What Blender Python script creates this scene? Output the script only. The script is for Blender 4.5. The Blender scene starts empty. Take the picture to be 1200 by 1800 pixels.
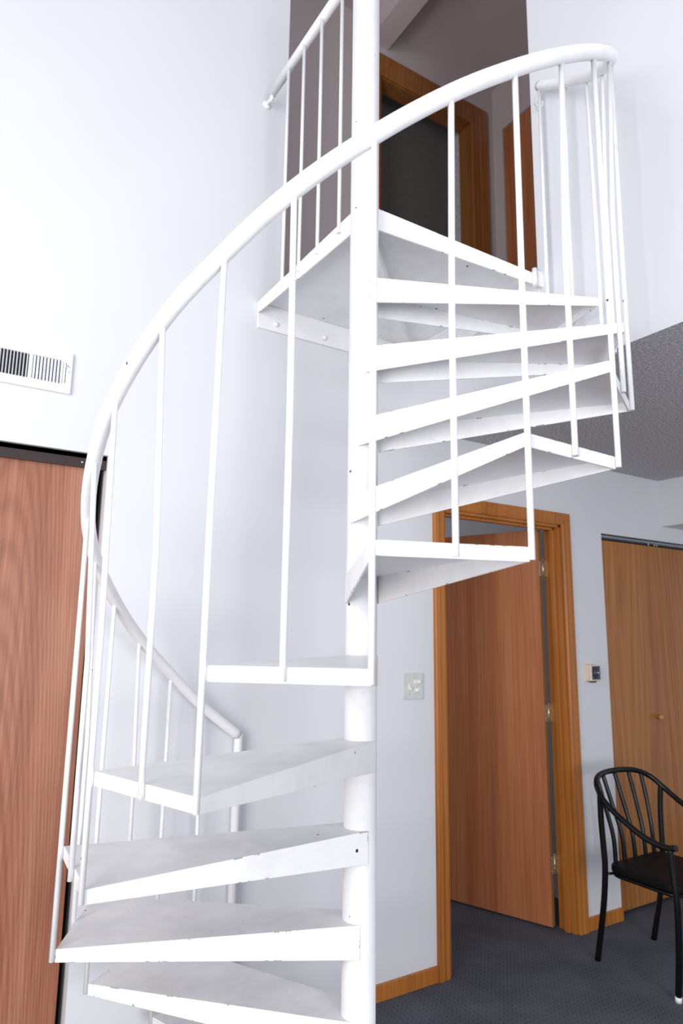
import bpy, bmesh, math, random
from mathutils import Vector, Matrix
sc = bpy.context.scene
COL = sc.collection
rnd = random.Random(7)

# ------------------------------------------------------------------ materials
class NT:
    def __init__(s, name):
        s.m = bpy.data.materials.new(name); s.m.use_nodes = True
        s.t = s.m.node_tree; s.t.nodes.clear()
        s.out = s.n('ShaderNodeOutputMaterial'); s.b = s.n('ShaderNodeBsdfPrincipled')
        s.l(s.b.outputs[0], s.out.inputs[0])
    def n(s, ty, **kw):
        o = s.t.nodes.new(ty)
        for k, v in kw.items():
            if k.startswith('i_'): o.inputs[k[2:].replace('_', ' ')].default_value = v
            else: setattr(o, k, v)
        return o
    def l(s, a, b): s.t.links.new(a, b)
    def coord(s, scale=(1, 1, 1), loc=(0, 0, 0)):
        g = s.n('ShaderNodeNewGeometry') if False else s.n('ShaderNodeTexCoord')
        mp = s.n('ShaderNodeMapping'); mp.inputs['Scale'].default_value = scale; mp.inputs['Location'].default_value = loc
        s.l(g.outputs['Object'], mp.inputs[0]); return mp.outputs[0]
    def noise(s, vec, scale, detail=3, rough=.5):
        o = s.n('ShaderNodeTexNoise'); o.inputs['Scale'].default_value = scale
        o.inputs['Detail'].default_value = detail; o.inputs['Roughness'].default_value = rough
        s.l(vec, o.inputs['Vector']); return o.outputs[0]
    def math(s, op, a, b=None, c=None):
        o = s.n('ShaderNodeMath', operation=op)
        for i, v in enumerate((a, b, c)):
            if v is None: continue
            if isinstance(v, (int, float)): o.inputs[i].default_value = v
            else: s.l(v, o.inputs[i])
        return o.outputs[0]
    def ramp(s, fac, stops):
        o = s.n('ShaderNodeValToRGB'); e = o.color_ramp.elements
        while len(e) < len(stops): e.new(.5)
        for el, (p, c) in zip(e, stops): el.position = p; el.color = (*c, 1)
        s.l(fac, o.inputs[0]); return o.outputs[0]
    def mix(s, fac, a, b, ty='MIX'):
        o = s.n('ShaderNodeMix', data_type='RGBA', blend_type=ty)
        for idx, v in ((0, fac), (6, a), (7, b)):
            if isinstance(v, (int, float)): o.inputs[idx].default_value = v
            elif isinstance(v, tuple): o.inputs[idx].default_value = (*v, 1)
            else: s.l(v, o.inputs[idx])
        return o.outputs[2]
    def bump(s, h, strength=.3, dist=.002):
        o = s.n('ShaderNodeBump'); o.inputs['Strength'].default_value = strength; o.inputs['Distance'].default_value = dist
        s.l(h, o.inputs['Height']); s.l(o.outputs[0], s.b.inputs['Normal'])
    def set(s, color=None, rough=None, metal=None, spec=None):
        if color is not None:
            if isinstance(color, tuple): s.b.inputs['Base Color'].default_value = (*color, 1)
            else: s.l(color, s.b.inputs['Base Color'])
        if rough is not None: s.b.inputs['Roughness'].default_value = rough
        if metal is not None: s.b.inputs['Metallic'].default_value = metal
        if spec is not None: s.b.inputs['Specular IOR Level'].default_value = spec
        return s.m

def plain(name, col, rough=.5, metal=0, spec=.5, var=.06, nscale=30):
    t = NT(name); v = t.coord(); n = t.noise(v, nscale, 3)
    c = t.ramp(n, [(.3, tuple(x*(1-var) for x in col)), (.7, tuple(min(1, x*(1+var)) for x in col))])
    return t.set(c, rough, metal, spec)

def m_paint(name, col):
    t = NT(name); v = t.coord(); n = t.noise(v, 1.3, 3); f = t.noise(v, 160, 2)
    c = t.ramp(n, [(.3, tuple(x*.97 for x in col)), (.7, col)])
    t.bump(f, .08, .001); return t.set(c, .6, 0, .3)

def m_enamel(name='white_enamel', k=1.0, wear_shade=.0):
    t = NT(name); v = t.coord()
    n = t.noise(v, 7, 4, .65); n2 = t.noise(v, 55, 3, .6)
    c = t.ramp(n, [(.30, (.82, .82, .83)), (.55, (.90, .90, .91))])
    sc_ = t.ramp(n2, [(.66, (1, 1, 1)), (.78, (.86, .85, .85))])
    c = t.mix(1.0, c, sc_, 'MULTIPLY')
    if wear_shade:
        g = t.ramp(t.noise(v, 5.5, 5, .7), [(.36, (k*.86, k*.87, k*.89)), (.62, (k, k, k))])
        c = t.mix(1.0, c, g, 'MULTIPLY')
    # sparse dark paint chips
    wv = t.noise(v, 60, 2)
    vo = t.n('ShaderNodeTexVoronoi'); vo.inputs['Scale'].default_value = 21
    t.l(v, vo.inputs['Vector'])
    sep = t.n('ShaderNodeSeparateColor'); t.l(vo.outputs['Color'], sep.inputs[0])
    pick = t.math('LESS_THAN', sep.outputs[0], .16)
    rad = t.math('MULTIPLY', sep.outputs[1], .10)
    d = t.math('ADD', vo.outputs['Distance'], t.math('MULTIPLY', t.math('SUBTRACT', wv, .5), .10))
    chip = t.math('MULTIPLY', pick, t.math('LESS_THAN', d, rad))
    # paint knocked off along the folded edges
    bv = t.n('ShaderNodeBevel', samples=4); bv.inputs['Radius'].default_value = .0055
    ge = t.n('ShaderNodeNewGeometry'); dt = t.n('ShaderNodeVectorMath', operation='DOT_PRODUCT')
    t.l(bv.outputs[0], dt.inputs[0]); t.l(ge.outputs['Normal'], dt.inputs[1])
    edge = t.math('LESS_THAN', dt.outputs['Value'], .965)
    en = t.math('GREATER_THAN', t.noise(v, 30, 4, .7), .585)
    eg = t.math('GREATER_THAN', t.noise(v, 6, 2), .50)
    chip = t.math('MAXIMUM', chip, t.math('MULTIPLY', edge, t.math('MULTIPLY', en, eg)))
    c = t.mix(chip, c, (.035, .03, .035))
    t.bump(t.noise(v, 90, 2), .06, .001)
    return t.set(c, .33, 0, .45)

def m_wood(name, dark, mid, light, freq=9, warp=2.2, rough=.4, zs=.35, seed=0.0, rings=.1, cath=None):
    t = NT(name)
    v = t.coord((1, 1, zs), (seed, seed*.7, seed*.3))
    w = t.noise(v, 2.1, 2, .45)
    sx = t.n('ShaderNodeSeparateXYZ'); t.l(t.coord(), sx.inputs[0])
    x = t.math('ADD', sx.outputs[0], t.math('MULTIPLY', sx.outputs[1], .6))
    ph = t.math('ADD', t.math('MULTIPLY', x, freq), t.math('MULTIPLY', w, warp*6))
    if cath is not None:        # arched figure of a flat-sawn veneer, nested round x = cath
        dx = t.math('SUBTRACT', x, cath)
        ph = t.math('ADD', t.math('MULTIPLY', t.math('ADD', sx.outputs[2], t.math('MULTIPLY', t.math('MULTIPLY', dx, dx), 48.0)), freq*.17), t.math('MULTIPLY', t.noise(t.coord((2.2, 2.2, .55)), 2.0, 2, .4), warp*.5))
    ring = t.math('POWER', t.math('ADD', t.math('MULTIPLY', t.math('SINE', t.math('MULTIPLY', ph, 6.2832)), .5), .5), 1.7)
    fine = t.noise(t.coord((60, 60, .9), (seed*1.3, 0, 0)), 1.0, 4, .65)
    pores = t.noise(t.coord((150, 150, 3.2), (seed, 0, 0)), 1.0, 3, .6)
    broad = t.noise(t.coord((5, 5, .25), (seed*2, 0, 0)), 1.6, 2)
    f = t.math('ADD', t.math('MULTIPLY', ring, rings), t.math('ADD', t.math('MULTIPLY', pores, .30), t.math('ADD', t.math('MULTIPLY', broad, .40), t.math('MULTIPLY', fine, .34))))
    c = t.ramp(f, [(.34, light), (.54+rings*.4, mid), (.72+rings*.8, dark)])
    t.bump(pores, .10, .001)
    return t.set(c, rough, 0, .4)

def m_carpet():
    t = NT('slate_carpet'); v = t.coord()
    n = t.noise(v, 330, 3, .7); b = t.noise(v, 5, 3)
    sx = t.n('ShaderNodeSeparateXYZ'); t.l(v, sx.inputs[0])
    k = 2*math.pi/.032
    a1 = t.math('SINE', t.math('MULTIPLY', t.math('ADD', sx.outputs[0], sx.outputs[1]), k*.7))
    a2 = t.math('SINE', t.math('MULTIPLY', t.math('SUBTRACT', sx.outputs[0], sx.outputs[1]), k*.7))
    dots = t.math('GREATER_THAN', t.math('MULTIPLY', a1, a2), .62)
    c = t.ramp(n, [(.3, (.060, .066, .084)), (.7, (.19, .20, .235))])
    c = t.mix(t.math('MULTIPLY', dots, .55), c, (.03, .034, .045))
    c = t.mix(.35, c, t.ramp(b, [(.35, (.07, .077, .095)), (.65, (.15, .16, .19))]))
    t.bump(n, .7, .006); return t.set(c, .95, 0, .1)

def m_popcorn(name='popcorn_ceiling_texture', base=.70):
    t = NT(name); v = t.coord()
    n = t.noise(v, 95, 4, .7)
    c = t.ramp(n, [(.36, (base*.62, base*.61, base*.64)), (.55, (base, base*.98, base*1.02)), (.68, (min(1,base*1.35), min(1,base*1.33), min(1,base*1.37)))])
    t.bump(n, 1.0, .012); return t.set(c, .9, 0, .1)

M = {}
M['wall'] = m_paint('wall_paint', (.715, .725, .755))
M['enamel'] = m_enamel()
M['worn_shaded'] = m_enamel('worn_shaded_tread_enamel', .88, 1.0)  # real scuffs, plus an overall grey that stands in for shade on the tops
M['popcorn'] = m_popcorn()
M['carpet'] = m_carpet()
M['oak_pink'] = m_wood('pale_oak_veneer', (.17, .058, .030), (.31, .118, .066), (.47, .22, .14), 34, 4.2, .42, .13, 3.1, .085, -.86+.6*.832)
M['mahogany'] = m_wood('reddish_door_veneer', (.24, .070, .026), (.40, .138, .056), (.54, .225, .10), 26, .5, .38, .05, 7.7, .05)
M['oak_trim'] = m_wood('orange_oak_trim', (.26, .075, .012), (.43, .15, .028), (.56, .22, .050), 30, .4, .36, .05, 1.3, .05)
M['oak_gold'] = m_wood('golden_oak_veneer', (.22, .075, .016), (.36, .138, .033), (.48, .21, .062), 18, 2.0, .42, .12, 11.2, .10)
M['oak_trim_shaded'] = m_wood('shaded_oak_trim', (.15, .045, .010), (.25, .090, .022), (.34, .14, .040), 30, .4, .36, .05, 2.3, .05)  # the trim oak again, darkened to carry the dim light upstairs
M['door_edge'] = m_wood('amber_door_edge', (.22, .09, .02), (.33, .15, .04), (.42, .21, .07), 30, .3, .4, .05, 5.0, .04)
M['hall'] = m_paint('shaded_mauve_hall_paint', (.50, .44, .445))  # mauve paint with the unlit hall's shade mixed into its tone
M['track'] = plain('dark_track_metal', (.035, .022, .020), .5, .3)
M['track_grey'] = plain('grey_track_metal', (.42, .44, .48), .32, .8)
M['void'] = plain('cavity_shade', (.10, .095, .09), .9)  # dark tone stands in for the shade inside unlit recesses
M['black_metal'] = plain('black_enamel_metal', (.0035, .0035, .0045), .3, 0, .35)
M['black_vinyl'] = plain('black_vinyl', (.003, .0026, .003), .55, 0, .2)
M['white_plastic'] = plain('white_plastic', (.82, .82, .82), .4)
M['plate'] = plain('ivory_grey_plate', (.62, .63, .61), .35)
M['ivory'] = plain('ivory_switch', (.80, .79, .74), .3)
M['cream'] = plain('cream_plastic', (.80, .66, .54), .4)
M['dial'] = plain('dark_dial', (.05, .055, .07), .3)
M['chrome'] = plain('brushed_steel', (.72, .72, .70), .3, .9)
M['brass'] = plain('tarnished_brass', (.62, .53, .36), .35, .85)
M['vent'] = plain('white_vent_metal', (.84, .85, .87), .4)
M['dark'] = plain('dark_duct', (.012, .012, .014), .8)
M['knob'] = plain('honey_wood_knob', (.50, .24, .07), .3)

# ------------------------------------------------------------------ geometry helpers
class MB:
    def __init__(s): s.bm = bmesh.new()
    def poly(s, vs, faces, smooth=False, mi=0):
        v = [s.bm.verts.new(p) for p in vs]
        for f in faces:
            fc = s.bm.faces.new([v[i] for i in f]); fc.smooth = smooth; fc.material_index = mi
        return v
    def box(s, x0, x1, y0, y1, z0, z1, mat=None, mi=0):
        P = [(x, y, z) for z in (z0, z1) for y in (y0, y1) for x in (x0, x1)]
        if mat is not None: P = [mat @ Vector(p) for p in P]
        s.poly(P, [(0, 2, 3, 1), (4, 5, 7, 6), (0, 1, 5, 4), (2, 6, 7, 3), (0, 4, 6, 2), (1, 3, 7, 5)], mi=mi)
        return s
    def tube(s, pts, r, seg=12, cap=True, flat=None):
        pts = [Vector(p) for p in pts]; n = len(pts)
        rs = r if isinstance(r, (list, tuple)) else [r]*n
        tang = []
        for i in range(n):
            a = pts[max(0, i-1)]; b = pts[min(n-1, i+1)]; tang.append((b-a).normalized())
        up = Vector((0, 0, 1)) if abs(tang[0].z) < .9 else Vector((1, 0, 0))
        nrm = (up - tang[0]*up.dot(tang[0])).normalized(); rings = []
        for i in range(n):
            if i: 
                nrm = nrm - tang[i]*nrm.dot(tang[i]); nrm.normalize()
            bi = tang[i].cross(nrm)
            ring = []
            for k in range(seg):
                a = 2*math.pi*k/seg
                fx = flat if flat else 1
                ring.append(s.bm.verts.new(pts[i] + nrm*math.cos(a)*rs[i] + bi*math.sin(a)*rs[i]*fx))
            rings.append(ring)
        for i in range(n-1):
            for k in range(seg):
                f = s.bm.faces.new((rings[i][k], rings[i+1][k], rings[i+1][(k+1) % seg], rings[i][(k+1) % seg])); f.smooth = True
        if cap:
            s.bm.faces.new(rings[0]); s.bm.faces.new(list(reversed(rings[-1])))
        return s
    def cyl(s, p0, p1, r, seg=24, r1=None):
        return s.tube([p0, p1], [r, r if r1 is None else r1], seg)
    def lathe(s, prof, origin, axis, seg=28):
        ax = Vector(axis).normalized(); t = Vector((0, 0, 1)) if abs(ax.z) < .9 else Vector((1, 0, 0))
        u = (t - ax*t.dot(ax)).normalized(); w = ax.cross(u); o = Vector(origin); rings = []
        for (r, hh) in prof:
            rings.append([s.bm.verts.new(o + ax*hh + (u*math.cos(2*math.pi*k/seg) + w*math.sin(2*math.pi*k/seg))*max(r, 1e-5)) for k in range(seg)])
        for i in range(len(rings)-1):
            for k in range(seg):
                f = s.bm.faces.new((rings[i][k], rings[i][(k+1) % seg], rings[i+1][(k+1) % seg], rings[i+1][k])); f.smooth = True
        s.bm.faces.new(list(reversed(rings[0]))); s.bm.faces.new(rings[-1])
        return s
    def prism(s, poly, z0, z1):
        n = len(poly)
        P = [(x, y, z0) for x, y in poly] + [(x, y, z1) for x, y in poly]
        s.poly(P, [tuple(reversed(range(n))), tuple(range(n, 2*n))] + [(i, (i+1) % n, n+(i+1) % n, n+i) for i in range(n)])
        return s
    def grid(s, us, vs, fill, f3, t):
        """slab with openings: cells of the us x vs grid where fill(u, v); f3(u, v, w) -> point; w runs 0..t"""
        cells = {(i, j) for i in range(len(us)-1) for j in range(len(vs)-1) if fill((us[i]+us[i+1])/2, (vs[j]+vs[j+1])/2)}
        V = {}
        def vert(i, j, w):
            if (i, j, w) not in V: V[(i, j, w)] = s.bm.verts.new(f3(us[i], vs[j], w*t))
            return V[(i, j, w)]
        for (i, j) in cells:
            s.bm.faces.new((vert(i, j, 0), vert(i+1, j, 0), vert(i+1, j+1, 0), vert(i, j+1, 0)))
            s.bm.faces.new((vert(i, j, 1), vert(i, j+1, 1), vert(i+1, j+1, 1), vert(i+1, j, 1)))
            for (di, dj, a, b) in ((-1, 0, (i, j), (i, j+1)), (1, 0, (i+1, j), (i+1, j+1)), (0, -1, (i, j), (i+1, j)), (0, 1, (i, j+1), (i+1, j+1))):
                if (i+di, j+dj) not in cells:
                    s.bm.faces.new((vert(*a, 0), vert(*b, 0), vert(*b, 1), vert(*a, 1)))
        return s
    def build(s, name, mat, parent=None, bevel=0, seg=2, angle=40):
        bmesh.ops.recalc_face_normals(s.bm, faces=s.bm.faces[:])
        me = bpy.data.meshes.new(name); s.bm.to_mesh(me); s.bm.free()
        for m in (mat if isinstance(mat, (list, tuple)) else [mat]): me.materials.append(m)
        o = bpy.data.objects.new(name, me); COL.objects.link(o)
        if parent is not None:
            o.parent = parent; o.matrix_parent_inverse = world_inv(parent)
        if bevel:
            b = o.modifiers.new('edge', 'BEVEL'); b.width = bevel; b.segments = seg; b.limit_method = 'ANGLE'; b.angle_limit = math.radians(angle)
        return o

def world_inv(o):
    m = Matrix.Identity(4)
    while o is not None:
        m = o.matrix_basis @ m if o.parent is None else (o.matrix_parent_inverse @ o.matrix_basis) @ m
        o = o.parent
    return m.inverted()

def thing(name, label, cat, loc, group=None):
    o = bpy.data.objects.new(name, None); COL.objects.link(o); o.location = loc; o.empty_display_size = .1
    o['label'] = label; o['category'] = cat
    if group: o['group'] = group
    return o

def struct(o, label=None, cat=None):
    o['kind'] = 'structure'
    if label: o['label'] = label
    if cat: o['category'] = cat
    return o

def copy_tree(o, parent=None, off=Vector((0, 0, 0))):
    c = o.copy(); COL.objects.link(c)
    if parent is None: c.location = c.location + off
    else: c.parent = parent
    for ch in list(o.children): copy_tree(ch, c)
    return c

def catmull(P, n=8):
    P = [Vector(p) for p in P]; out = []
    for i in range(len(P)-1):
        a = P[max(0, i-1)]; b = P[i]; c = P[i+1]; d = P[min(len(P)-1, i+2)]
        for k in range(n):
            t = k/n
            out.append(.5*((2*b) + (c-a)*t + (2*a-5*b+4*c-d)*t*t + (3*b-a-3*c+d)*t**3))
    out.append(P[-1]); return out

# ------------------------------------------------------------------ dimensions (metres; x runs along the back wall, y into it)
WY = .798            # face of the back wall
XR = .817            # face of the upper wall over the entry
ZL = 2.813           # landing height
ZC = 2.400           # textured ceiling over the entry
ZT = 5.45            # ceiling of the tall room
HC = 5.20            # ceiling of the upstairs hall
RISE = .2299; Z0 = .229; EDGE = .0287

# ------------------------------------------------------------------ room shell
f = MB(); f.box(-3.4, 4.2, -5.4, 3.3, -.06, 0)
struct(f.build('floor', M['carpet']), 'dark slate carpet with a grid of small dots', 'floor')

def back_fill(x, z):
    if -1.80 < x < -.568 and z < 2.057: return False
    if .990 < x < 1.822 and z < 2.036: return False
    if 2.165 < x < 3.65 and z < 2.020: return False
    if z > ZL-.004 and x > .100: return False
    if z > ZL-.004 and x > XR: return False
    return True
w = MB().grid([-3.4, -1.80, -.568, .100, XR, .990, 1.822, 2.165, 3.65, 4.2],
              [0, 2.020, 2.036, 2.057, ZC, ZL-.004, ZT], back_fill, lambda u, v, t: (u, WY+t, v), .10)
struct(w.build('wall_back', M['wall']), 'white painted wall behind the spiral staircase', 'wall')

# upper wall over the entry, perpendicular to the back wall; its end at y=0.01 is the side of the hall opening
w = MB().grid([-5.4, .010, WY-.0005], [ZC, ZL-.004, ZT], lambda u, v: not (u > .010 and v > ZL-.01),
              lambda u, v, t: (XR+t, u, v), .055)
for fc in w.bm.faces:
    if all(abs(v.co.z-ZC) < 1e-5 for v in fc.verts): fc.material_index = 1
struct(w.build('wall_right', [M['wall'], M['popcorn']]), 'white upper wall above the dark textured ceiling', 'wall')

c = MB().box(XR+.055, 4.2, -5.4, WY-.0005, ZC, ZC+.10)
struct(c.build('ceiling', M['popcorn']), 'low grey popcorn textured ceiling over the entry', 'ceiling')
c = MB().box(2.745, 4.2, -1.6, WY-.0005, 2.112, ZC-.0005)
struct(c.build('trim_1', M['wall']), 'white boxed soffit under the textured ceiling', 'soffit')
c = MB().box(-3.4, XR+.055, -5.4, WY+.1, ZT, ZT+.08)
struct(c.build('ceiling_main', M['wall']), 'high white ceiling of the tall room', 'ceiling')

# baseboards
b = MB().box(-.600, .928, WY-.013, WY-.0005, 0, .062)
struct(b.build('baseboard_back', M['oak_trim'], bevel=.002), 'stained oak baseboard under the light switch', 'baseboard')
b = MB().box(1.888, 2.163, WY-.013, WY-.0005, 0, .062)
struct(b.build('baseboard_back.001', M['oak_trim'], bevel=.002), 'short oak baseboard between the door casing and closet', 'baseboard')

# ------------------------------------------------------------------ closet on the left: sliding slab under a dark track
def closet_cavity(x0, x1, head, y0, name, lab):
    m = MB()
    m.box(x0-.02, x0, y0, y0+.6, 0, head+.1); m.box(x1, x1+.02, y0, y0+.6, 0, head+.1)
    m.box(x0, x1, y0+.58, y0+.6, 0, head+.1); m.box(x0, x1, y0, y0+.58, head+.08, head+.1)
    struct(m.build(name, M['void']), lab, 'closet')
closet_cavity(-1.80, -.568, 2.057, WY+.1, 'trim_2', 'dark inside of the closet behind the pale oak door')
d = thing('door_1', 'pale pinkish oak sliding closet door under the air vent', 'door', (-1.1, .845, 0))
d['kind'] = 'structure'
MB().box(-1.79, -.590, .832, .866, .018, 2.026).build('door_panel', M['oak_pink'], d, bevel=.002)
t = MB().box(-1.80, -.568, .815, .885, 2.040, 2.0565).box(-1.80, -.568, .815, .822, 2.006, 2.0565)
tr = t.build('door_track', M['track'], d)
MB().lathe([(.0045, 0), (.0045, .002), (.002, .004)], (-.652, .815, 2.024), (0, -1, 0), 12).build('screw', M['chrome'], tr)

# ------------------------------------------------------------------ hinged door ajar in the middle, oak casing
cs = MB()
def casing(m, xi0, xi1, zi, wd, y, zb=0):
    """mitred three-sided casing with a stepped profile on a wall face at y (towards -y)"""
    prof = [(0, 0), (0, -.012), (.010, -.018), (wd*.45, -.016), (wd*.62, -.020), (wd-.004, -.020), (wd, -.014), (wd, 0)]
    def run(off): return [(xi0-off, zb), (xi0-off, zi+off), (xi1+off, zi+off), (xi1+off, zb)]
    L = [[m.bm.verts.new((p[0], y+dy, p[1])) for p in run(o)] for o, dy in prof]
    for a in range(len(prof)-1):
        for k in range(3):
            m.bm.faces.new((L[a][k], L[a][k+1], L[a+1][k+1], L[a+1][k]))
    for k in range(3):
        m.bm.faces.new((L[-1][k], L[-1][k+1], L[0][k+1], L[0][k]))
    m.bm.faces.new([L[a][0] for a in range(len(prof))]); m.bm.faces.new([L[a][3] for a in range(len(prof))])
DX0, DX1, DZ = .992, 1.820, 2.034
casing(cs, DX0+.002, DX1-.002, DZ-.002, .066, WY-.0005)
cs.box(DX0-.0015, DX0+.016, WY, WY+.10, 0, DZ); cs.box(DX1-.016, DX1+.0015, WY, WY+.10, 0, DZ); cs.box(DX0, DX1, WY, WY+.10, DZ-.016, DZ+.0015)
cs.box(DX1-.028, DX1-.016, WY+.030, WY+.058, 0, DZ-.016); cs.box(DX0+.016, DX0+.028, WY+.030, WY+.058, 0, DZ-.016); cs.box(DX0+.016, DX1-.016, WY+.030, WY+.058, DZ-.028, DZ-.016)
struct(cs.build('trim_3', M['oak_trim'], bevel=.0012), 'orange oak casing around the ajar door', 'door casing')
HX, HY = 1.783, WY+.103
ang = math.atan2(.934, -.358)
mat = Matrix.Translation((HX, HY, 0)) @ Matrix.Rotation(ang, 4, 'Z')
d = thing('door_2', 'reddish wood door standing ajar beside the light switch', 'door', (HX, HY, 0)); d['kind'] = 'structure'
MB().box(.006, .800, -.0, .035, .012, 2.012, mat).build('door_panel', M['mahogany'], d, bevel=.0015)
MB().box(.0035, .0058, .001, .034, .012, 2.012, mat).build('door_edge', M['door_edge'], d)
for z in (1.80, 1.04, .30):
    hg = MB().cyl((HX-.004, HY-.010, z-.045), (HX-.004, HY-.010, z+.045), .0065, 14)
    for k in range(2): hg.cyl((HX-.004, HY-.010, z-.017+.030*k), (HX-.004, HY-.010, z-.013+.030*k), .0072, 14)
    hg.cyl((HX-.004, HY-.010, z+.045), (HX-.004, HY-.010, z+.050), .0045, 12)
    hg.box(HX-.034, HX-.004, HY-.013, HY-.010, z-.043, z+.043)
    hg.box(HX-.004, HX+.026, HY-.013, HY-.010, z-.043, z+.043)
    for zz in (-.028, 0, .028):
        hg.cyl((HX+.014, HY-.0130, z+zz), (HX+.014, HY-.0145, z+zz), .0035, 10); hg.cyl((HX-.022, HY-.0130, z+zz), (HX-.022, HY-.0145, z+zz), .0035, 10)
    hg.build('hinge', M['brass'], d)
# the room behind the ajar door
r = MB()
r.box(.55, .60, WY+.10, 3.2, 0, 2.36); r.box(2.10, 2.13, WY+.10, 3.2, 0, 2.36); r.box(.55, 2.13, 3.2, 3.26, 0, 2.36)
struct(r.build('wall_far', M['wall']), 'dim white walls of the room behind the ajar door', 'wall')
r = MB().box(.55, 2.13, WY+.10, 3.26, 2.36, 2.40)
struct(r.build('ceiling_back', M['popcorn']), 'dark textured ceiling seen through the ajar door', 'ceiling')

# ------------------------------------------------------------------ bifold closet at the right
closet_cavity(2.165, 3.65, 2.020, WY+.1, 'trim_4', 'dark inside of the bifold closet behind the chair')
d = thing('door_3', 'golden oak bifold closet door behind the black chair', 'door', (2.9, .84, 0)); d['kind'] = 'structure'
pnl = MB().box(2.172, 2.7285, .822, .850, .022, 1.986).build('door_panel', M['oak_gold'], d, bevel=.0015)
MB().box(2.7315, 3.285, .822, .850, .022, 1.986).build('door_panel', M['oak_gold'], d, bevel=.0015)
MB().lathe([(.010, 0), (.008, .010), (.012, .016), (.017, .024), (.016, .032), (.009, .037), (.001, .038)], (2.612, .822, .985), (0, -1, 0)).build('knob', M['knob'], pnl)
tr = MB().box(2.166, 3.649, .815, .818, 2.001, 2.019).box(2.166, 3.649, .815, .860, 2.014, 2.019).box(2.166, 3.649, .857, .860, 2.001, 2.019)
tr = tr.build('door_track', M['track_grey'], d)
pv = MB()
for x in (2.66, 2.72, 2.745):
    pv.cyl((x, .836, 1.986), (x, .836, 2.012), .0035, 10)
pv.build('pivot_pin', M['chrome'], d)

# ------------------------------------------------------------------ upstairs hall behind the opening
fl = MB()
fl.prism([(.100, WY+.0005), (XR+.055, WY+.0005), (XR+.055, -1.2), (1.95, -1.2), (1.95, 1.33), (.100, 1.33)], ZL-.16, ZL-.004)
struct(fl.build('floor_hall', M['carpet']), 'carpeted upstairs hall floor beyond the landing', 'floor')
def far_fill(x, z): return not (.990 < x < 1.735 and z < 4.845)
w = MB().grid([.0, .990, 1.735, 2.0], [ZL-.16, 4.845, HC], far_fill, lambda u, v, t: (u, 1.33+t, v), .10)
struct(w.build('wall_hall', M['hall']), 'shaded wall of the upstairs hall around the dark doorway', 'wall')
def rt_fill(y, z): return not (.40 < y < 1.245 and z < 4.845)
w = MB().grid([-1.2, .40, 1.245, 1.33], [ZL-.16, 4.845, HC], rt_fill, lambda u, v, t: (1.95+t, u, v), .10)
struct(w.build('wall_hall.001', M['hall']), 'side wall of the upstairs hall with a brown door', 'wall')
w = MB().box(.0, .10, WY+.1005, 1.3295, ZL-.16, HC)
w.box(XR+.056, 2.05, -1.25, -1.2, ZL-.16, HC)
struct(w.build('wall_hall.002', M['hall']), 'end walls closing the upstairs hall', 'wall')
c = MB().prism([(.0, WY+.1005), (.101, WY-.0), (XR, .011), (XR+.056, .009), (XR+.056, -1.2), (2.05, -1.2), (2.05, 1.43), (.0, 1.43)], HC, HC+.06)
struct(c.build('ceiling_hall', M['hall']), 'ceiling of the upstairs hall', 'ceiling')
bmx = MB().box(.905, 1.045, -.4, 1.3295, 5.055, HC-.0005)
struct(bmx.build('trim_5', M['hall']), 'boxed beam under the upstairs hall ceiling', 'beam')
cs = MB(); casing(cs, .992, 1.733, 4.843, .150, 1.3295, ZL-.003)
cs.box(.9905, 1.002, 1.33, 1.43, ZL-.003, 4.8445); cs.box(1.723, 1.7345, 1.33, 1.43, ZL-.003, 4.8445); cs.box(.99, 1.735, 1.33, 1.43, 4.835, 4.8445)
struct(cs.build('trim_6', M['oak_trim_shaded'], bevel=.001), 'wide shade-darkened oak casing of the dark upstairs doorway', 'door casing')
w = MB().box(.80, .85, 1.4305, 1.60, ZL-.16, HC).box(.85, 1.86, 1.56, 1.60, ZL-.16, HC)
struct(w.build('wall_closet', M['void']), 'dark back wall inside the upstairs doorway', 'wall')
w = MB().box(1.745, 1.80, 1.4305, 1.56, ZL-.16, HC)
struct(w.build('wall_closet.001', M['popcorn']), 'rough grey side wall inside the upstairs doorway', 'wall')
d = thing('door_4', 'dark brown door at the end of the upstairs hall', 'door', (1.96, .8, ZL)); d['kind'] = 'structure'
MB().box(1.958, 1.995, .402, 1.243, ZL, 4.843).build('door_panel', M['mahogany'], d, bevel=.002)

# ------------------------------------------------------------------ air register on the back wall
v = thing('air_vent', 'white metal air vent with slatted grilles high on the wall', 'vent', (-.90, WY, 2.33))
VX0, VX1, VZ0, VZ1 = -1.090, -.716, 2.256, 2.406
banks = [(-1.055, -.962), (-.951, -.857), (-.845, -.745)]
lv0, lv1 = 2.288, 2.374
xs = [VX0] + [x for bnk in banks for x in bnk] + [VX1]
fr = MB().grid(xs, [VZ0, lv0, lv1, VZ1], lambda x, z: not (lv0 < z < lv1 and any(a < x < b for a, b in banks)), lambda u, z, t: (u, WY-.012+t, z), .0115)
fr.build('frame', M['vent'], v, bevel=.0025, seg=3)
for bi, (a, b_) in enumerate(banks):
    sl = MB(); n = 9
    tilt = math.radians(24 if bi == 2 else 66); hw = .0042 if bi == 2 else .0048
    for k in range(n):
        x = a + (b_-a)*(k+.5)/n
        mt = Matrix.Translation((x, WY-.0065, (lv0+lv1)/2)) @ Matrix.Rotation(tilt, 4, 'Z')
        sl.box(-hw, hw, -.0006, .0006, lv0-(lv0+lv1)/2, lv1-(lv0+lv1)/2, mt)
    sl.build('grille', M['vent'], v)
bk = MB().box(VX0+.01, VX1-.01, WY-.0010, WY-.0004, VZ0+.01, VZ1-.01)
bk.build('duct', M['dark'], v)
lv = MB().box(-.7385, -.7365, WY-.0128, WY-.0118, lv0+.004, lv1-.008); lv.build('lever_slot', M['dark'], v)
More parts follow.
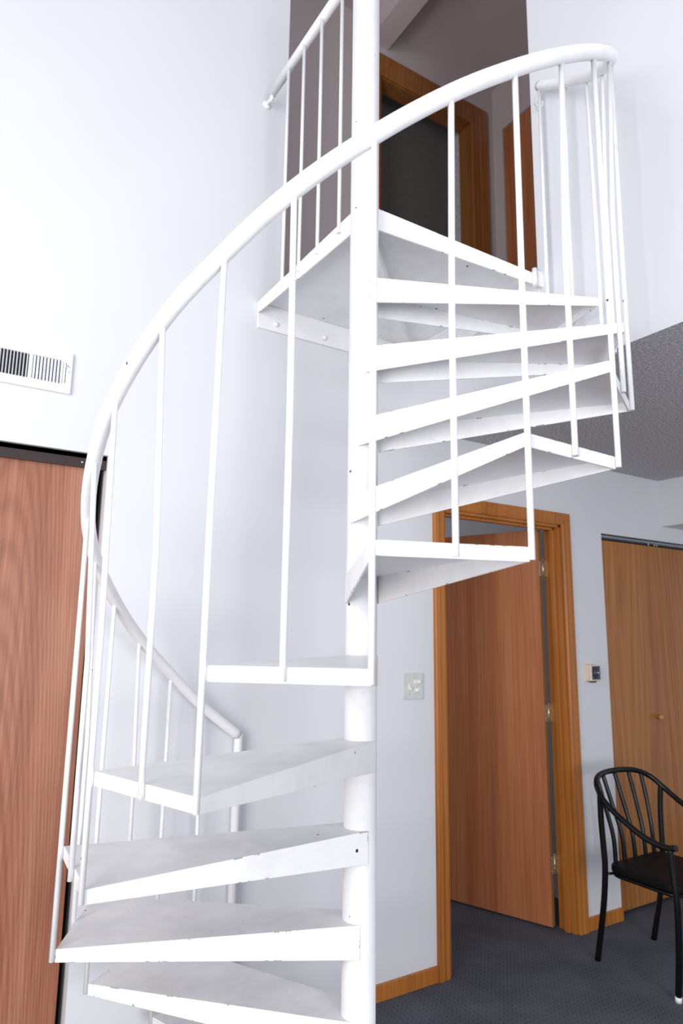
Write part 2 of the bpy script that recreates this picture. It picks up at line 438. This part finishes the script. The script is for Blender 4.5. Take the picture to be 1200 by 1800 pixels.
lv = MB().box(-.7385, -.7290, WY-.019, WY-.012, 2.351, 2.357).cyl((-.7265, WY-.014, 2.335), (-.7265, WY-.012, 2.335), .0028, 10)
lv.build('lever', M['chrome'], v)

# ------------------------------------------------------------------ light switch
s_ = thing('light_switch', 'ivory light switch plate with three toggles on the white wall', 'light switch', (.806, WY, 1.212))
SX, SZ = .806, 1.212
MB().box(SX-.058, SX+.058, WY-.006, WY-.0005, SZ-.057, SZ+.057).build('plate', M['plate'], s_, bevel=.003, seg=3)
def toggle(x, z, hor, up):
    m = MB()
    if hor:
        m.box(x-.020, x+.020, WY-.0085, WY-.006, z-.0085, z+.0085)
        mt = Matrix.Translation((x, WY-.0085, z)) @ Matrix.Rotation(math.radians(28*up), 4, 'Z')
        m.box(-.006+.006*up, .006+.006*up, -.015, .002, -.0045, .0045, mt)
    else:
        m.box(x-.0065, x+.0065, WY-.0075, WY-.006, z-.014, z+.014)
        mt = Matrix.Translation((x, WY-.0075, z)) @ Matrix.Rotation(math.radians(24*up), 4, 'X')
        m.box(-.0045, .0045, -.018, .002, -.0055, .0055, mt)
    m.build('toggle', M['ivory'], s_, bevel=.0012)
toggle(SX-.023, SZ-.004, False, 1)
toggle(SX+.023, SZ+.019, True, 1); toggle(SX+.023, SZ-.017, True, -1)
for (dx, dz) in ((-.023, .033), (-.023, -.034), (.023, .001)):
    MB().lathe([(.003, 0), (.003, .001), (.001, .0018)], (SX+dx, WY-.006, SZ+dz), (0, -1, 0), 12).build('screw', M['chrome'], s_)

# ------------------------------------------------------------------ thermostat
t = thing('thermostat', 'small cream thermostat with a dark dial beside the door casing', 'thermostat', (2.0, WY, 1.25))
MB().box(1.958, 2.040, WY-.006, WY-.0003, 1.202, 1.294).build('back_plate', M['cream'], t, bevel=.002)
MB().box(1.962, 2.036, WY-.044, WY-.0005, 1.206, 1.290).build('body', M['cream'], t, bevel=.006, seg=3)
pl = MB().box(1.968, 2.031, WY-.0475, WY-.0445, 1.214, 1.284); dp = pl.build('face_plate', M['dial'], t, bevel=.0015)
dl = MB().lathe([(.027, 0), (.027, .004), (.022, .007), (.010, .008), (.009, .011), (.001, .012)], (2.0, WY-.0475, 1.250), (0, -1, 0)).build('dial', M['dial'], t)
MB().lathe([(.007, 0), (.006, .003), (.001, .004)], (2.0, WY-.0592, 1.250), (0, -1, 0), 16).build('dial_cap', M['chrome'], dl)
MB().box(1.985, 2.012, WY-.036, WY-.012, 1.198, 1.2065).build('lever', M['track'], t)

# ------------------------------------------------------------------ spiral staircase
# (index along the flight, bearing in degrees, radius, underside of the rail)
BAL = [(0.0, 92.4, .765, 1.0430), (0.5, 104.4, .770, 1.1620), (1.0, 114.8, .775, 1.2750), (1.5, 127.0, .775, 1.3990), (2.0, 138.45, .774, 1.5150),
       (2.5, 151.8, .766, 1.6290), (3.0, 163.9, .7639, 1.7280), (3.5, 177.2, .7599, 1.8400), (4.0, 188.4, .7570, 1.9520), (4.5, 202.2, .7688, 2.0800),
       (5.0, 214.5, .7740, 2.1900), (5.5, 225.7, .7710, 2.3030), (6.0, 237.75, .7640, 2.4180), (6.5, 250.0, .7520, 2.5360), (7.0, 262.0, .7520, 2.6480),
       (7.5, 273.7, .7500, 2.7580), (8.0, 285.7, .7540, 2.8720), (8.5, 298.3, .7520, 2.9960), (9.0, 310.2, .7560, 3.1180), (9.5, 321.8, .7640, 3.2280),
       (10.0, 332.9, .7750, 3.3380), (10.5, 343.6, .7800, 3.4480), (11.0, 354.6, .7740, 3.5620)]
B = {k: (math.radians(a), r, z) for k, a, r, z in BAL}
PR = .0455
def pol(a, r): return Vector((r*math.cos(a), r*math.sin(a)))
stair = thing('spiral_staircase', 'white painted metal spiral staircase with thin balusters and a round pole', 'staircase', (0, 0, 0))
EN = M['enamel']
MB().lathe([(.085, 0), (.085, .010), (PR, .0101), (PR, 3.86), (PR-.006, 3.872), (.004, 3.876)], (0, 0, 0), (0, 0, 1), 48).build('center_pole', EN, stair)

def tray(poly, ztop, deps, th=.005, plate=.005):
    """plate with folded-down edges; deps = depth of the edge at each corner"""
    n = len(poly); P = [Vector((*p, 0)) for p in poly]
    def inset(d):
        out = []
        for i in range(n):
            a, b, c_ = P[i-1], P[i], P[(i+1) % n]
            e1 = (b-a).normalized(); e2 = (c_-b).normalized()
            n1 = Vector((-e1.y, e1.x, 0)); n2 = Vector((-e2.y, e2.x, 0))
            bis = (n1+n2).normalized(); out.append(b + bis*d/max(.3, bis.dot(n1)))
        return out
    I = inset(th); m = MB(); bm = m.bm
    T = [bm.verts.new((p.x, p.y, ztop)) for p in P]
    O = [bm.verts.new((p.x, p.y, ztop-d)) for p, d in zip(P, deps)]
    J = [bm.verts.new((p.x, p.y, ztop-d)) for p, d in zip(I, deps)]
    K = [bm.verts.new((p.x, p.y, ztop-plate)) for p in I]
    bm.faces.new(T).material_index = 1; bm.faces.new(list(reversed(K)))
    for i in range(n):
        j = (i+1) % n
        bm.faces.new((T[i], O[i], O[j], T[j])); bm.faces.new((O[i], J[i], J[j], O[j])); bm.faces.new((J[i], K[i], K[j], J[j]))
    return m

BR = .0066
corner = {k: pol(B[k][0], B[k][1]-BR) for k in B if k == int(k)}
for n in range(11):
    c0, c1 = corner[n], corner[n+1]
    u0 = c0.normalized(); u1 = c1.normalized()
    p0 = Vector((u0.y, -u0.x))*(PR+.002) + u0*.012      # rear edge passes the far side of the pole
    p1 = Vector((-u1.y, u1.x))*(PR+.002) + u1*.012      # front edge passes the near side
    tray([c0, c1, p1, p0], Z0+n*RISE, [EDGE, EDGE, .083, .083]).build('tread', [EN, M['worn_shaded']], stair, bevel=.0007, seg=1, angle=50)

# balusters: welded to the folded edge of the treads, running up into the rail
RR = .0185
sm = {}
ks = sorted(B)
for i, k in enumerate(ks):
    lo, hi = max(0, i-2), min(len(ks), i+3); sm[k] = sum(B[q][1] for q in ks[lo:hi])/(hi-lo)
railpts = [(*pol(B[k][0], sm[k]), B[k][2]+RR*.9) for k in ks]
def bal_xy(k):
    if k == int(k): return pol(B[k][0], B[k][1])
    a, b = corner[int(k)], corner[int(k)+1]
    d = pol(B[k][0], 1); e = b-a; nrm = Vector((e.y, -e.x)).normalized()
    if nrm.dot(a) < 0: nrm = -nrm
    return d*((a + nrm*BR).dot(nrm)/d.dot(nrm))
for k in ks:
    if k == 0: continue
    n = int(k) if k != int(k) else int(k)-1
    p = bal_xy(k); zt = B[k][2]+RR*.7; zb = Z0+n*RISE-EDGE+.003
    q = pol(B[k][0], sm[k])
    MB().tube([(p.x, p.y, zb), (p.x, p.y, zb+(zt-zb)*.5), (q.x, q.y, zt)], BR, 10).build('baluster', EN, stair)
# handrail with its lower return and capped upper end
rp = catmull(railpts, 6)
MB().tube(rp, RR, 16).build('handrail', EN, stair)
n0 = railpts[0]
nw = MB().tube([(n0[0], n0[1], .002), (n0[0], n0[1], n0[2]-.010), (n0[0], n0[1], n0[2]+.004)], [.0165, .0165, .0165], 16)
nw.lathe([(.0001, -.018), (.012, -.0145), (.0175, -.006), (.0188, 0), (.0175, .006), (.012, .0145), (.0001, .018)], (n0[0], n0[1], n0[2]), (0, 0, 1), 16)
nw.build('newel_post', EN, stair)

# landing plate in the corner of the two walls
L0 = -.010
lp = tray([(L0, -.002), (XR-.001, -.002), (XR-.001, WY-.001), (L0, WY-.001)], ZL, [.078, .046, .078, .052], .006, .006)
land = lp.build('landing_platform', [EN, M['worn_shaded']], stair, bevel=.0007, seg=1)
def bar(m, a, b, wd, z0, z1):
    a = Vector(a); b = Vector(b); e = (b-a).normalized(); nn = Vector((-e.y, e.x))*wd/2
    m.prism([tuple(a-nn), tuple(b-nn), tuple(b+nn), tuple(a+nn)], z0, z1)
rb = MB(); bar(rb, (.02, .02), (XR-.02, WY-.02), .006, ZL-.060, ZL-.006); bar(rb, (.02, .03), (XR-.03, WY-.02), .040, ZL-.011, ZL-.0062)
rb.build('stiffener', EN, land)
ld = MB().box(L0+.002, XR-.010, WY-.009, WY-.0005, ZL-.115, ZL-.0065).build('wall_ledger', EN, land, bevel=.0012)
ld2 = MB().box(XR-.009, XR-.0005, .0, WY-.010, ZL-.105, ZL-.0065).build('wall_ledger', EN, land, bevel=.0012)
for x in (.075, .315, .56): 
    MB().lathe([(.011, 0), (.011, .004), (.0095, .008), (.005, .011), (.0005, .012)], (x, WY-.009, ZL-.083), (0, -1, 0), 18).build('bolt', EN, ld)
for y in (.15, .45):
    MB().lathe([(.011, 0), (.011, .004), (.0095, .008), (.005, .011), (.0005, .012)], (XR-.009, y, ZL-.080), (-1, 0, 0), 18).build('bolt', EN, ld2)
st = MB().cyl((XR-.040, -.010, ZL-.060), (XR-.040, -.010, ZL+.012), .010, 14).box(XR-.030, XR-.0005, -.016, -.004, ZL-.055, ZL+.006)
st.build('edge_clip', EN, land)

# guard rail along the open edge of the landing, from the pole to the back wall
GZ = ZL+.958
gr = MB().tube([(L0+.006, PR-.004, GZ), (L0+.003, .40, GZ), (L0+.006, .742, GZ+.012)], RR, 16).build('guard_rail', EN, stair)
for y in (.136, .284, .424, .560):
    MB().cyl((L0-.004, y, ZL-.04), (L0-.004, y, GZ-.006), BR, 10).build('guard_baluster', EN, stair)
def bracket(m, p, q, axis):
    p = Vector(p); q = Vector(q); ax = Vector(axis)
    m.lathe([(.020, 0), (.020, .004), (.012, .008), (.008, .010)], q, ax, 20)
    mid = Vector((q.x, q.y, q.z)) + ax*.024
    m.tube(catmull([q+ax*.006, mid, (p.x*.7+mid.x*.3, p.y*.7+mid.y*.3, p.z-.018), p], 5), .0085, 10)
b1 = MB(); bracket(b1, (L0+.006, .735, GZ+.004), (L0+.008, WY-.0005, GZ-.004), (0, -1, 0)); b1.build('wall_bracket', EN, stair)
e_ = Vector(railpts[-1])
b2 = MB(); bracket(b2, (e_.x, e_.y-.004, e_.z-.014), (XR-.0005, e_.y+.034, e_.z-.042), (-1, 0, 0)); b2.build('wall_bracket', EN, stair)

# ------------------------------------------------------------------ chair
ch = thing('armchair', 'black tubular metal armchair with a spindle back before the oak closet', 'chair', (1.8875, .38, 0))
BM = M['black_metal']; CX = 1.8875
def mx(p): return (2*CX-p[0], p[1], p[2])
half = [(1.648, .135, .588), (1.648, .175, .580), (1.648, .230, .583), (1.646, .290, .600), (1.645, .350, .628), (1.646, .425, .668), (1.654, .488, .712), (1.684, .538, .758), (1.742, .572, .784), (1.812, .588, .792)]
hoop = half + [(CX, .593, .794)] + [mx(p) for p in reversed(half)]
hc = catmull(hoop, 6)
MB().tube(hc, .0128, 14).build('back_hoop', BM, ch)
for sd in (0, 1):
    g = (lambda p: p) if sd == 0 else mx
    rear = [g(p) for p in ((1.656, .500, .722), (1.662, .506, .62), (1.668, .505, .50), (1.671, .505, .40), (1.673, .525, .24), (1.679, .576, .0))]
    MB().tube(catmull(rear, 5), .0132, 12).build('leg', BM, ch)
    front = [g(p) for p in ((1.650, .165, .578), (1.650, .160, .50), (1.648, .150, .36), (1.652, .158, .18), (1.661, .180, .012))]
    lg = MB().tube(catmull(front, 5), .0128, 12).build('leg', BM, ch)
    MB().tube([g((1.661, .180, .0)), g((1.6598, .1775, .022))], .0135, 14).build('foot_cap', M['white_plastic'], lg)
# spindles from the hoop to the rear edge of the seat
for i, (xt, xb) in enumerate(((1.722, 1.742), (1.790, 1.808), (CX, CX), (2*CX-1.790, 2*CX-1.808), (2*CX-1.722, 2*CX-1.742))):
    tp = min([v_ for v_ in hc if v_.y > .45], key=lambda v_: abs(v_.x-xt))
    MB().tube(catmull([(xt, tp.y, tp.z), (xt*.6+xb*.4, tp.y*.6+.200-.004, .665), (xb, tp.y*.15+.425-.004, .53), (xb, .500, .405)], 5), .0102, 10).build('spindle', BM, ch)
sx0, sx1, sy0, sy1 = 1.688, 2*CX-1.688, .165, .512
def rrect(x0, x1, y0, y1, r, n=6):
    P = []
    for (cx, cy, a0) in ((x1-r, y1-r, 0), (x0+r, y1-r, 90), (x0+r, y0+r, 180), (x1-r, y0+r, 270)):
        for k in range(n+1):
            a = math.radians(a0+90*k/n); P.append((cx+r*math.cos(a), cy+r*math.sin(a)))
    return P
MB().prism(rrect(sx0, sx1, sy0, sy1, .055), .388, .424).build('seat', M['black_vinyl'], ch, bevel=.011, seg=4)
fr = MB()
P = [(x, y, .380) for x, y in rrect(sx0+.012, sx1-.012, sy0+.012, sy1-.012, .05)]
fr.tube(P + [P[0]], .008, 8, cap=False)
for sd in (0, 1):
    g = (lambda p: p) if sd == 0 else mx
    fr.cyl(g((1.671, .500, .385)), g((1.72, .490, .382)), .006, 8); fr.cyl(g((1.649, .150, .385)), g((1.72, .185, .382)), .006, 8)
fr.build('seat_frame', BM, ch)

# ------------------------------------------------------------------ light: daylight from tall windows to the left of the camera, plus added fill lamps
wd = bpy.data.worlds.new('World'); sc.world = wd; wd.use_nodes = True
bg = wd.node_tree.nodes['Background']; bg.inputs[0].default_value = (.86, .88, 1.0, 1); bg.inputs[1].default_value = .45
def area(name, loc, to, sx, sy, power, col):
    l = bpy.data.lights.new(name, 'AREA'); l.shape = 'RECTANGLE'; l.size = sx; l.size_y = sy; l.energy = power; l.color = col
    o = bpy.data.objects.new(name, l); COL.objects.link(o); o.location = loc
    o.rotation_euler = (Vector(to)-Vector(loc)).to_track_quat('-Z', 'Y').to_euler(); return o
area('window_daylight', (-3.2, -1.75, 1.35), (.2, .35, 1.6), 1.9, 1.4, 61, (1, .985, .975))
area('window_daylight.001', (-3.2, -1.75, 3.05), (.2, .35, 2.7), 1.9, 1.1, 35, (1, .985, .975))
area('front_fill', (-.6, -4.6, 1.5), (.9, .6, 1.3), 2.0, 1.6, 80, (.96, .975, 1))  # added fill lamp, lifts the right part of the back wall
area('room_fill', (.64, 2.3, 1.35), (2.1, 2.0, 1.1), 1.0, 1.2, 5, (.93, .96, 1))  # added lamp in a windowless room, brightens the ajar door and carpet

# ------------------------------------------------------------------ camera
cam = bpy.data.cameras.new('camera'); co = bpy.data.objects.new('camera', cam); COL.objects.link(co)
R_ = Vector((0.848402, -0.529185, 0.013307)); U_ = Vector((-0.104806, -0.143281, 0.984117)); F_ = Vector((0.518875, 0.83632, 0.177024))
mw = Matrix((( R_.x, U_.x, -F_.x, -1.089), (R_.y, U_.y, -F_.y, -1.638), (R_.z, U_.z, -F_.z, 1.441), (0, 0, 0, 1)))
co.matrix_world = mw
cam.sensor_fit = 'VERTICAL'; cam.sensor_height = 36; cam.sensor_width = 24; cam.lens = 1179.68/1800*36
cam.clip_start = .05
cam.dof.use_dof = True; cam.dof.focus_distance = 1.9; cam.dof.aperture_fstop = 3.2
sc.camera = co
sc.view_settings.view_transform = 'Standard'; sc.view_settings.look = 'None'; sc.view_settings.gamma = 1; sc.view_settings.use_curve_mapping = False
sc.view_settings.exposure = 0.44
